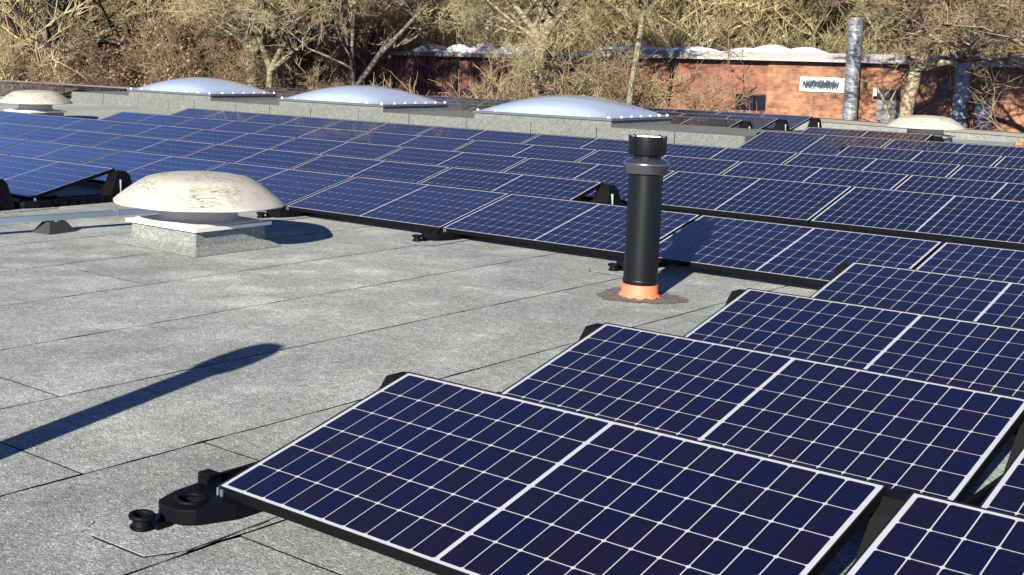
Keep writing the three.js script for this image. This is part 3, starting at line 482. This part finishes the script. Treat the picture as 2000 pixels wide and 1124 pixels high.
const BARK = { olive: [0.24, 0.21, 0.12], tan: [0.30, 0.24, 0.15], dark: [0.045, 0.037, 0.026], pale: [0.27, 0.25, 0.15], grey: [0.2, 0.17, 0.13] };
const TWIG = { olive: [0.285, 0.24, 0.125], tan: [0.33, 0.265, 0.15], brown: [0.24, 0.175, 0.10], red: [0.19, 0.13, 0.078] };
const barkMats = {}; for (const k in BARK) barkMats[k] = std(rgb(...BARK[k].map(v => v * 1.6)), 0.95, { map: barkTex });
function setCrown(tips, q, colour, parent, density, leaf) {
  const per = sprays.map(() => []); for (const tp of tips) { const n = density * (0.7 + q() * 0.6); for (let k = 0; k < n; k++) per[Math.floor(q() * 4)].push([tp, q(), q(), q(), q(), q()]); }
  const d = new THREE.Object3D(), c = new THREE.Color();
  per.forEach((list, s) => { if (!list.length) return; const m = new THREE.InstancedMesh(sprays[s], twigMat, list.length); m.name = 'crown'; m.castShadow = m.receiveShadow = true; m.userData.kind = 'stuff';
    list.forEach(([tp, a, b, e, f, h], i) => { d.position.copy(tp.p); d.position.x += (a - 0.5) * 0.3; d.position.y += (b - 0.5) * 0.3; d.position.z += (e - 0.5) * 0.3; d.quaternion.setFromUnitVectors(V(0, 1, 0), V(tp.d.x + (f - 0.5) * 1.9, tp.d.y + (h - 0.35) * 1.4, tp.d.z + (a - 0.5) * 1.9).normalize()); d.rotateY(e * 6.28); d.scale.setScalar(0.7 + b * 0.75); d.updateMatrix(); m.setMatrixAt(i, d.matrix); const t = 0.72 + 0.6 * h; m.setColorAt(i, c.setRGB(colour[0] * t, colour[1] * t, colour[2] * t)); });
    parent.add(m); });
  if (leaf) { const n = Math.round(tips.length * leaf.n), m = new THREE.InstancedMesh(leafGeo, leafMat, n); m.name = 'dry_leaves'; m.userData.kind = 'stuff'; m.castShadow = m.receiveShadow = true; for (let i = 0; i < n; i++) { const tp = tips[Math.floor(q() * tips.length)]; d.position.copy(tp.p); d.position.x += (q() - 0.5) * 0.8; d.position.y += (q() - 0.6) * 0.8; d.position.z += (q() - 0.5) * 0.8; d.rotation.set(q() * 6, q() * 6, q() * 6); d.scale.setScalar(0.8 + q() * 0.6); d.updateMatrix(); m.setMatrixAt(i, d.matrix); const t = 0.6 + q() * 0.8; m.setColorAt(i, c.setRGB(leaf.c[0] * t, leaf.c[1] * t, leaf.c[2] * t)); } parent.add(m); }
}
function limbs(b, start, dir, len, rad, depth, q, tips, o) {
  const n = depth > 1 ? 6 : 4, pts = path(start, dir, len, n, o.wander, o.lift, q), rs = pts.map((_, k) => rad * (1 - 0.62 * k / n)); b.tube(pts, rs, rad > 0.06 ? 9 : rad > 0.025 ? 6 : 4);
  const step = depth >= 1 ? 2 : 1; for (let k = 1; k <= n; k += depth > 1 ? 2 : 1) tips.push({ p: pts[k].clone(), d: pts[k].clone().sub(pts[k - 1]).normalize() });
  if (depth <= 0) return; const kids = depth > 1 ? 5 : 4;
  for (let c = 0; c < kids; c++) { const i = Math.min(n, 1 + Math.floor((c + q()) / kids * n)), a = q() * 6.28, base = pts[i].clone().sub(pts[i - 1]).normalize(); const dv = V(Math.cos(a), (q() - 0.3) * 0.9, Math.sin(a)).multiplyScalar(0.95).add(base.multiplyScalar(0.75)); limbs(b, pts[i], dv, len * (0.45 + q() * 0.28), rs[i] * 0.68, depth - 1, q, tips, o); }
}
function tree(name, label, { x, z, h, r, fork, forks, bark, twig, seed, lean = [0, 0], density = 3, dirs, side = 3, wander = 0.42, leaf, clear = 5.9, low = 0.12, limb = 1 }, group) {
  const t = thing(name, label, 'tree', [x, GROUND, z], 0, group), q = rng(seed), b = new Buf(), tips = [], o = { wander, lift: 0.05 };
  const nn = 7, pts = [], rs = []; for (let k = 0; k <= nn; k++) { const s = k / nn; pts.push(V(lean[0] * s * s + Math.sin(seed + s * 5) * 0.12 * s, fork * s, lean[1] * s * s + Math.cos(seed * 2 + s * 4) * 0.12 * s)); rs.push(r * (1.25 - 0.35 * Math.min(1, s * 3) - 0.25 * s)); } b.tube(pts, rs, 12);
  const top = pts[nn]; const list = dirs || Array.from({ length: forks }, (_, k) => { const a = k / forks * 6.28 + q(); return [Math.cos(a) * 0.75, 1, Math.sin(a) * 0.75]; });
  for (const dv of list) limbs(b, top, V(...dv), (h - fork) * (0.75 + q() * 0.3), r * 0.6 * limb * (dv[3] || 1), 2, q, tips, o);
  for (let k = 0; k < side; k++) { const i = 3 + Math.floor(q() * (nn - 3)), a = q() * 6.28; limbs(b, pts[i], V(Math.cos(a), 0.3 + q() * 0.4, Math.sin(a)), (h - fork) * (0.4 + q() * 0.25), r * 0.26, 1, q, tips, o); }
  const g = b.geo(), u = new Float32Array(g.attributes.position.count * 2), gp = g.attributes.position; for (let i = 0; i < gp.count; i++) { u[2 * i] = Math.atan2(gp.getZ(i), gp.getX(i)) * 0.6 + gp.getX(i); u[2 * i + 1] = gp.getY(i) * 0.8; } g.setAttribute('uv', new THREE.BufferAttribute(u, 2));
  mesh('trunk', g, barkMats[bark], t); setCrown(tips.filter(s2 => s2.p.y > clear || q() < low), q, TWIG[twig], t, density, leaf); return t;
}
tree('bare_tree', 'dark-trunked bare tree with low spreading forks beyond the far panels', { x: -33.9, z: -25, h: 8.2, r: 0.3, fork: 4.5, dirs: [[-0.95, 0.45, 0.2, 0.8], [-0.25, 1, -0.1, 0.9], [0.15, 1, 0.2, 0.8], [0.95, 0.5, -0.3, 0.9], [0.5, 0.9, 0.5, 0.6]], bark: 'dark', twig: 'olive', seed: 101, density: 0.3, side: 1, clear: 7.2, low: 0.12, limb: 1.35 });
tree('bare_tree', 'stout bare tree with pale mossy trunk forking behind the skylights', { x: -25.9, z: -27, h: 9.0, r: 0.27, fork: 5.0, lean: [-0.35, 0], dirs: [[-0.5, 1, 0.1, 0.9], [0.1, 1, -0.1, 1.1], [0.6, 0.9, 0.2, 0.8], [-0.8, 0.7, -0.4, 0.6], [0.9, 0.45, 0.3, 0.7]], bark: 'olive', twig: 'tan', seed: 207, density: 0.35, side: 1, clear: 6.4, limb: 1.15 });
tree('bare_tree', 'slimmer companion tree leaning right beside the stout mossy trunk', { x: -25.2, z: -26.6, h: 8.6, r: 0.15, fork: 4.55, dirs: [[-0.45, 1, 0, 1.1], [0.5, 0.9, 0.2, 1], [0.95, 0.35, -0.2, 0.9]], bark: 'olive', twig: 'tan', seed: 311, density: 0.3, side: 1 });
tree('bare_tree', 'low leaning bare tree with a long slanting limb before the red boards', { x: -22.6, z: -27.5, h: 9, r: 0.15, fork: 4.2, lean: [0.5, 0.2], dirs: [[1, 0.75, -0.2, 1.2], [-0.3, 1, 0.2, 0.7], [0.5, 0.5, 0.6, 0.7]], bark: 'grey', twig: 'tan', seed: 419, density: 0.2, side: 1 });
tree('bare_tree', 'bare tree with sunlit yellowish trunk rising over the skylight', { x: -15.65, z: -27, h: 8.6, r: 0.21, fork: 5.6, dirs: [[-0.7, 0.8, 0.2, 0.8], [0.2, 1, -0.1, 1], [0.8, 0.7, 0.3, 0.7], [-0.1, 0.8, -0.8, 0.6], [-0.9, 0.3, 0.5, 0.5]], bark: 'tan', twig: 'olive', seed: 523, density: 0.16, clear: 6.4, low: 0.06, side: 1 });
tree('bare_tree', 'slender bare tree with pale trunk before the brick building', { x: -13.3, z: -27.3, h: 9, r: 0.1, fork: 6.4, lean: [0.1, 0], forks: 4, bark: 'pale', twig: 'olive', seed: 631, density: 0.15, clear: 6.8, low: 0.05, side: 1 });
tree('bare_tree', 'gnarled bare tree with tan trunk in front of the brick wall and cabinet', { x: -6.75, z: -27.2, h: 8.6, r: 0.2, fork: 5.1, lean: [0.15, 0], dirs: [[-0.5, 0.9, 0.1, 0.9], [0.35, 1, -0.1, 1], [0.95, 0.5, 0.2, 0.8], [0.2, 0.6, 0.9, 0.6]], bark: 'tan', twig: 'brown', seed: 743, density: 0.1, clear: 6.4, low: 0.08, side: 1 });
tree('bare_tree', 'bare tree reaching curled pale twigs toward the tank by the brick wall', { x: -3.1, z: -26.8, h: 8.0, r: 0.2, fork: 4.6, dirs: [[-0.95, 0.35, 0.2, 0.8], [-0.7, 0.8, -0.1, 0.9], [0.1, 1, 0, 1], [0.7, 0.7, 0.3, 0.7]], bark: 'tan', twig: 'brown', seed: 857, density: 0.22, side: 1, wander: 0.6, low: 0.3 });
[[-14.6, -42, 3], [-13.2, -43.5, 4], [-12.4, -41.5, 5], [-11.4, -43, 6], [-15.6, -44, 7]].forEach(([x, z, s]) => tree('young_tree', 'slim pale-green young tree behind the brick building', { x, z, h: 8.2 + s % 3 * 0.5, r: 0.09, fork: 6.2, forks: 3, bark: 'pale', twig: 'olive', seed: 900 + s, density: 1.3, side: 3 }, 'young trees behind the brick building'));
function shrub(label, x, z, h, spread, seed, twig, density, leaf, count = 13, group) {
  const t = thing('shrub', label, 'shrub', [x, GROUND, z], 0, group), q = rng(seed), b = new Buf(), tips = [];
  for (let k = 0; k < count; k++) { const a = q() * 6.28, rr = Math.sqrt(q()) * spread; limbs(b, V(Math.cos(a) * rr * 0.5, 0, Math.sin(a) * rr * 0.5), V(Math.cos(a) * 0.35, 1, Math.sin(a) * 0.35), h * (0.75 + q() * 0.3), 0.045, 1, q, tips, { wander: 0.35, lift: 0.02 }); }
  mesh('stems', b.geo(), barkMats.grey, t); setCrown(tips.filter(s => s.p.y > 2.2), q, TWIG[twig], t, density, leaf); return t;
}
const beech = { n: 2.5, c: [0.21, 0.135, 0.07] };
shrub('dense olive-brown shrub under the dark-trunked tree', -40, -28.5, 4.0, 3, 1001, 'olive', 0.9, { n: 1.5, c: [0.22, 0.18, 0.08] });
shrub('tall tangled shrub right of the dark-trunked tree', -33.6, -29, 3.9, 2.6, 1002, 'olive', 0.9, { n: 2, c: [0.2, 0.18, 0.08] });
shrub('russet-leaved shrub beyond the first skylight', -31, -27.5, 4.3, 2.4, 1003, 'red', 0.9, beech);
shrub('reddish twiggy shrub between the russet shrub and the stout mossy trunk', -28.6, -28, 3.9, 2, 1004, 'red', 0.7, { n: 2, c: [0.2, 0.13, 0.07] });
shrub('brown twiggy shrub before the dark red boards', -24.6, -28.5, 3.5, 1.2, 1005, 'brown', 0.4, null, 6);
shrub('yellow-brown shrub at the foot of the sunlit trunk', -16.0, -28, 4.0, 1.2, 1006, 'olive', 0.35, null, 7);
shrub('thicket hiding the dull end of the brick wall', -14.2, -28.6, 4.2, 1.0, 1007, 'brown', 0.45, null, 8);
shrub('dark shrub beside the low window of the brick building', -13.0, -29, 3.7, 0.5, 1008, 'brown', 0.4, null, 6);
// far wood: reads as one mass of bare trees
{
  const protos = [0, 1, 2].map(k => { const b = new Buf(), q = rng(2000 + k), tips = []; const pts = path(V(0, 0, 0), V(0, 1, 0), 7, 6, 0.12, 0.05, q); b.tube(pts, pts.map((_, i) => 0.14 * (1 - 0.1 * i)), 6); for (let i = 1; i <= 6; i++) for (let m = 0; m < 3; m++) { const a = q() * 6.28; limbs(b, pts[i], V(Math.cos(a), 0.7 + q() * 0.5, Math.sin(a)), 2.2 + q() * 1.4, 0.05, 1, q, tips, { wander: 0.4, lift: 0.04 }); }
    for (const tp of tips) for (let c = 0; c < 3; c++) { const d = V(tp.d.x + (q() - 0.5) * 1.6, tp.d.y + (q() - 0.3), tp.d.z + (q() - 0.5) * 1.6); b.tube(path(tp.p, d, 0.5 + q() * 0.7, 3, 0.5, 0.03, q), [0.013, 0.011, 0.008, 0.005], 3); const d2 = V(q() - 0.5, q(), q() - 0.5); b.tube(path(tp.p, d2, 0.4 + q() * 0.5, 2, 0.5, 0.03, q), [0.011, 0.008, 0.005], 3); } return b.geo(); });
  const q = rng(2100), d = new THREE.Object3D(), c = new THREE.Color(), per = [[], [], []];
  for (let i = 0; i < 520; i++) { const row = q(), dist = 47 + row * 42, az = (-62 + q() * 66) * Math.PI / 180; per[i % 3].push([3.17 + Math.sin(az) * dist, 3 - Math.cos(az) * dist, q(), q(), q()]); }
  const wood = new THREE.Group(); wood.name = 'far_wood'; wood.userData = { kind: 'stuff', label: 'brown mass of bare woodland behind the low buildings', category: 'woodland' }; scene.add(wood);
  per.forEach((l, k) => { const m = new THREE.InstancedMesh(protos[k], twigMat, l.length); m.name = 'bare_wood'; m.userData.kind = 'stuff'; m.castShadow = m.receiveShadow = true; l.forEach(([x, z, a, b2, e], i) => { d.position.set(x, GROUND, z); d.rotation.set(0, a * 6.28, 0); d.scale.set(0.9 + b2 * 0.4, 0.8 + e * 0.3, 0.9 + b2 * 0.4); d.updateMatrix(); m.setMatrixAt(i, d.matrix); const t = 0.85 + 0.7 * b2; const base = e < 0.5 ? TWIG.olive : e < 0.8 ? TWIG.tan : TWIG.brown; m.setColorAt(i, c.setRGB(base[0] * t, base[1] * t, base[2] * t)); }); wood.add(m); });
}
renderer.render(scene, camera);
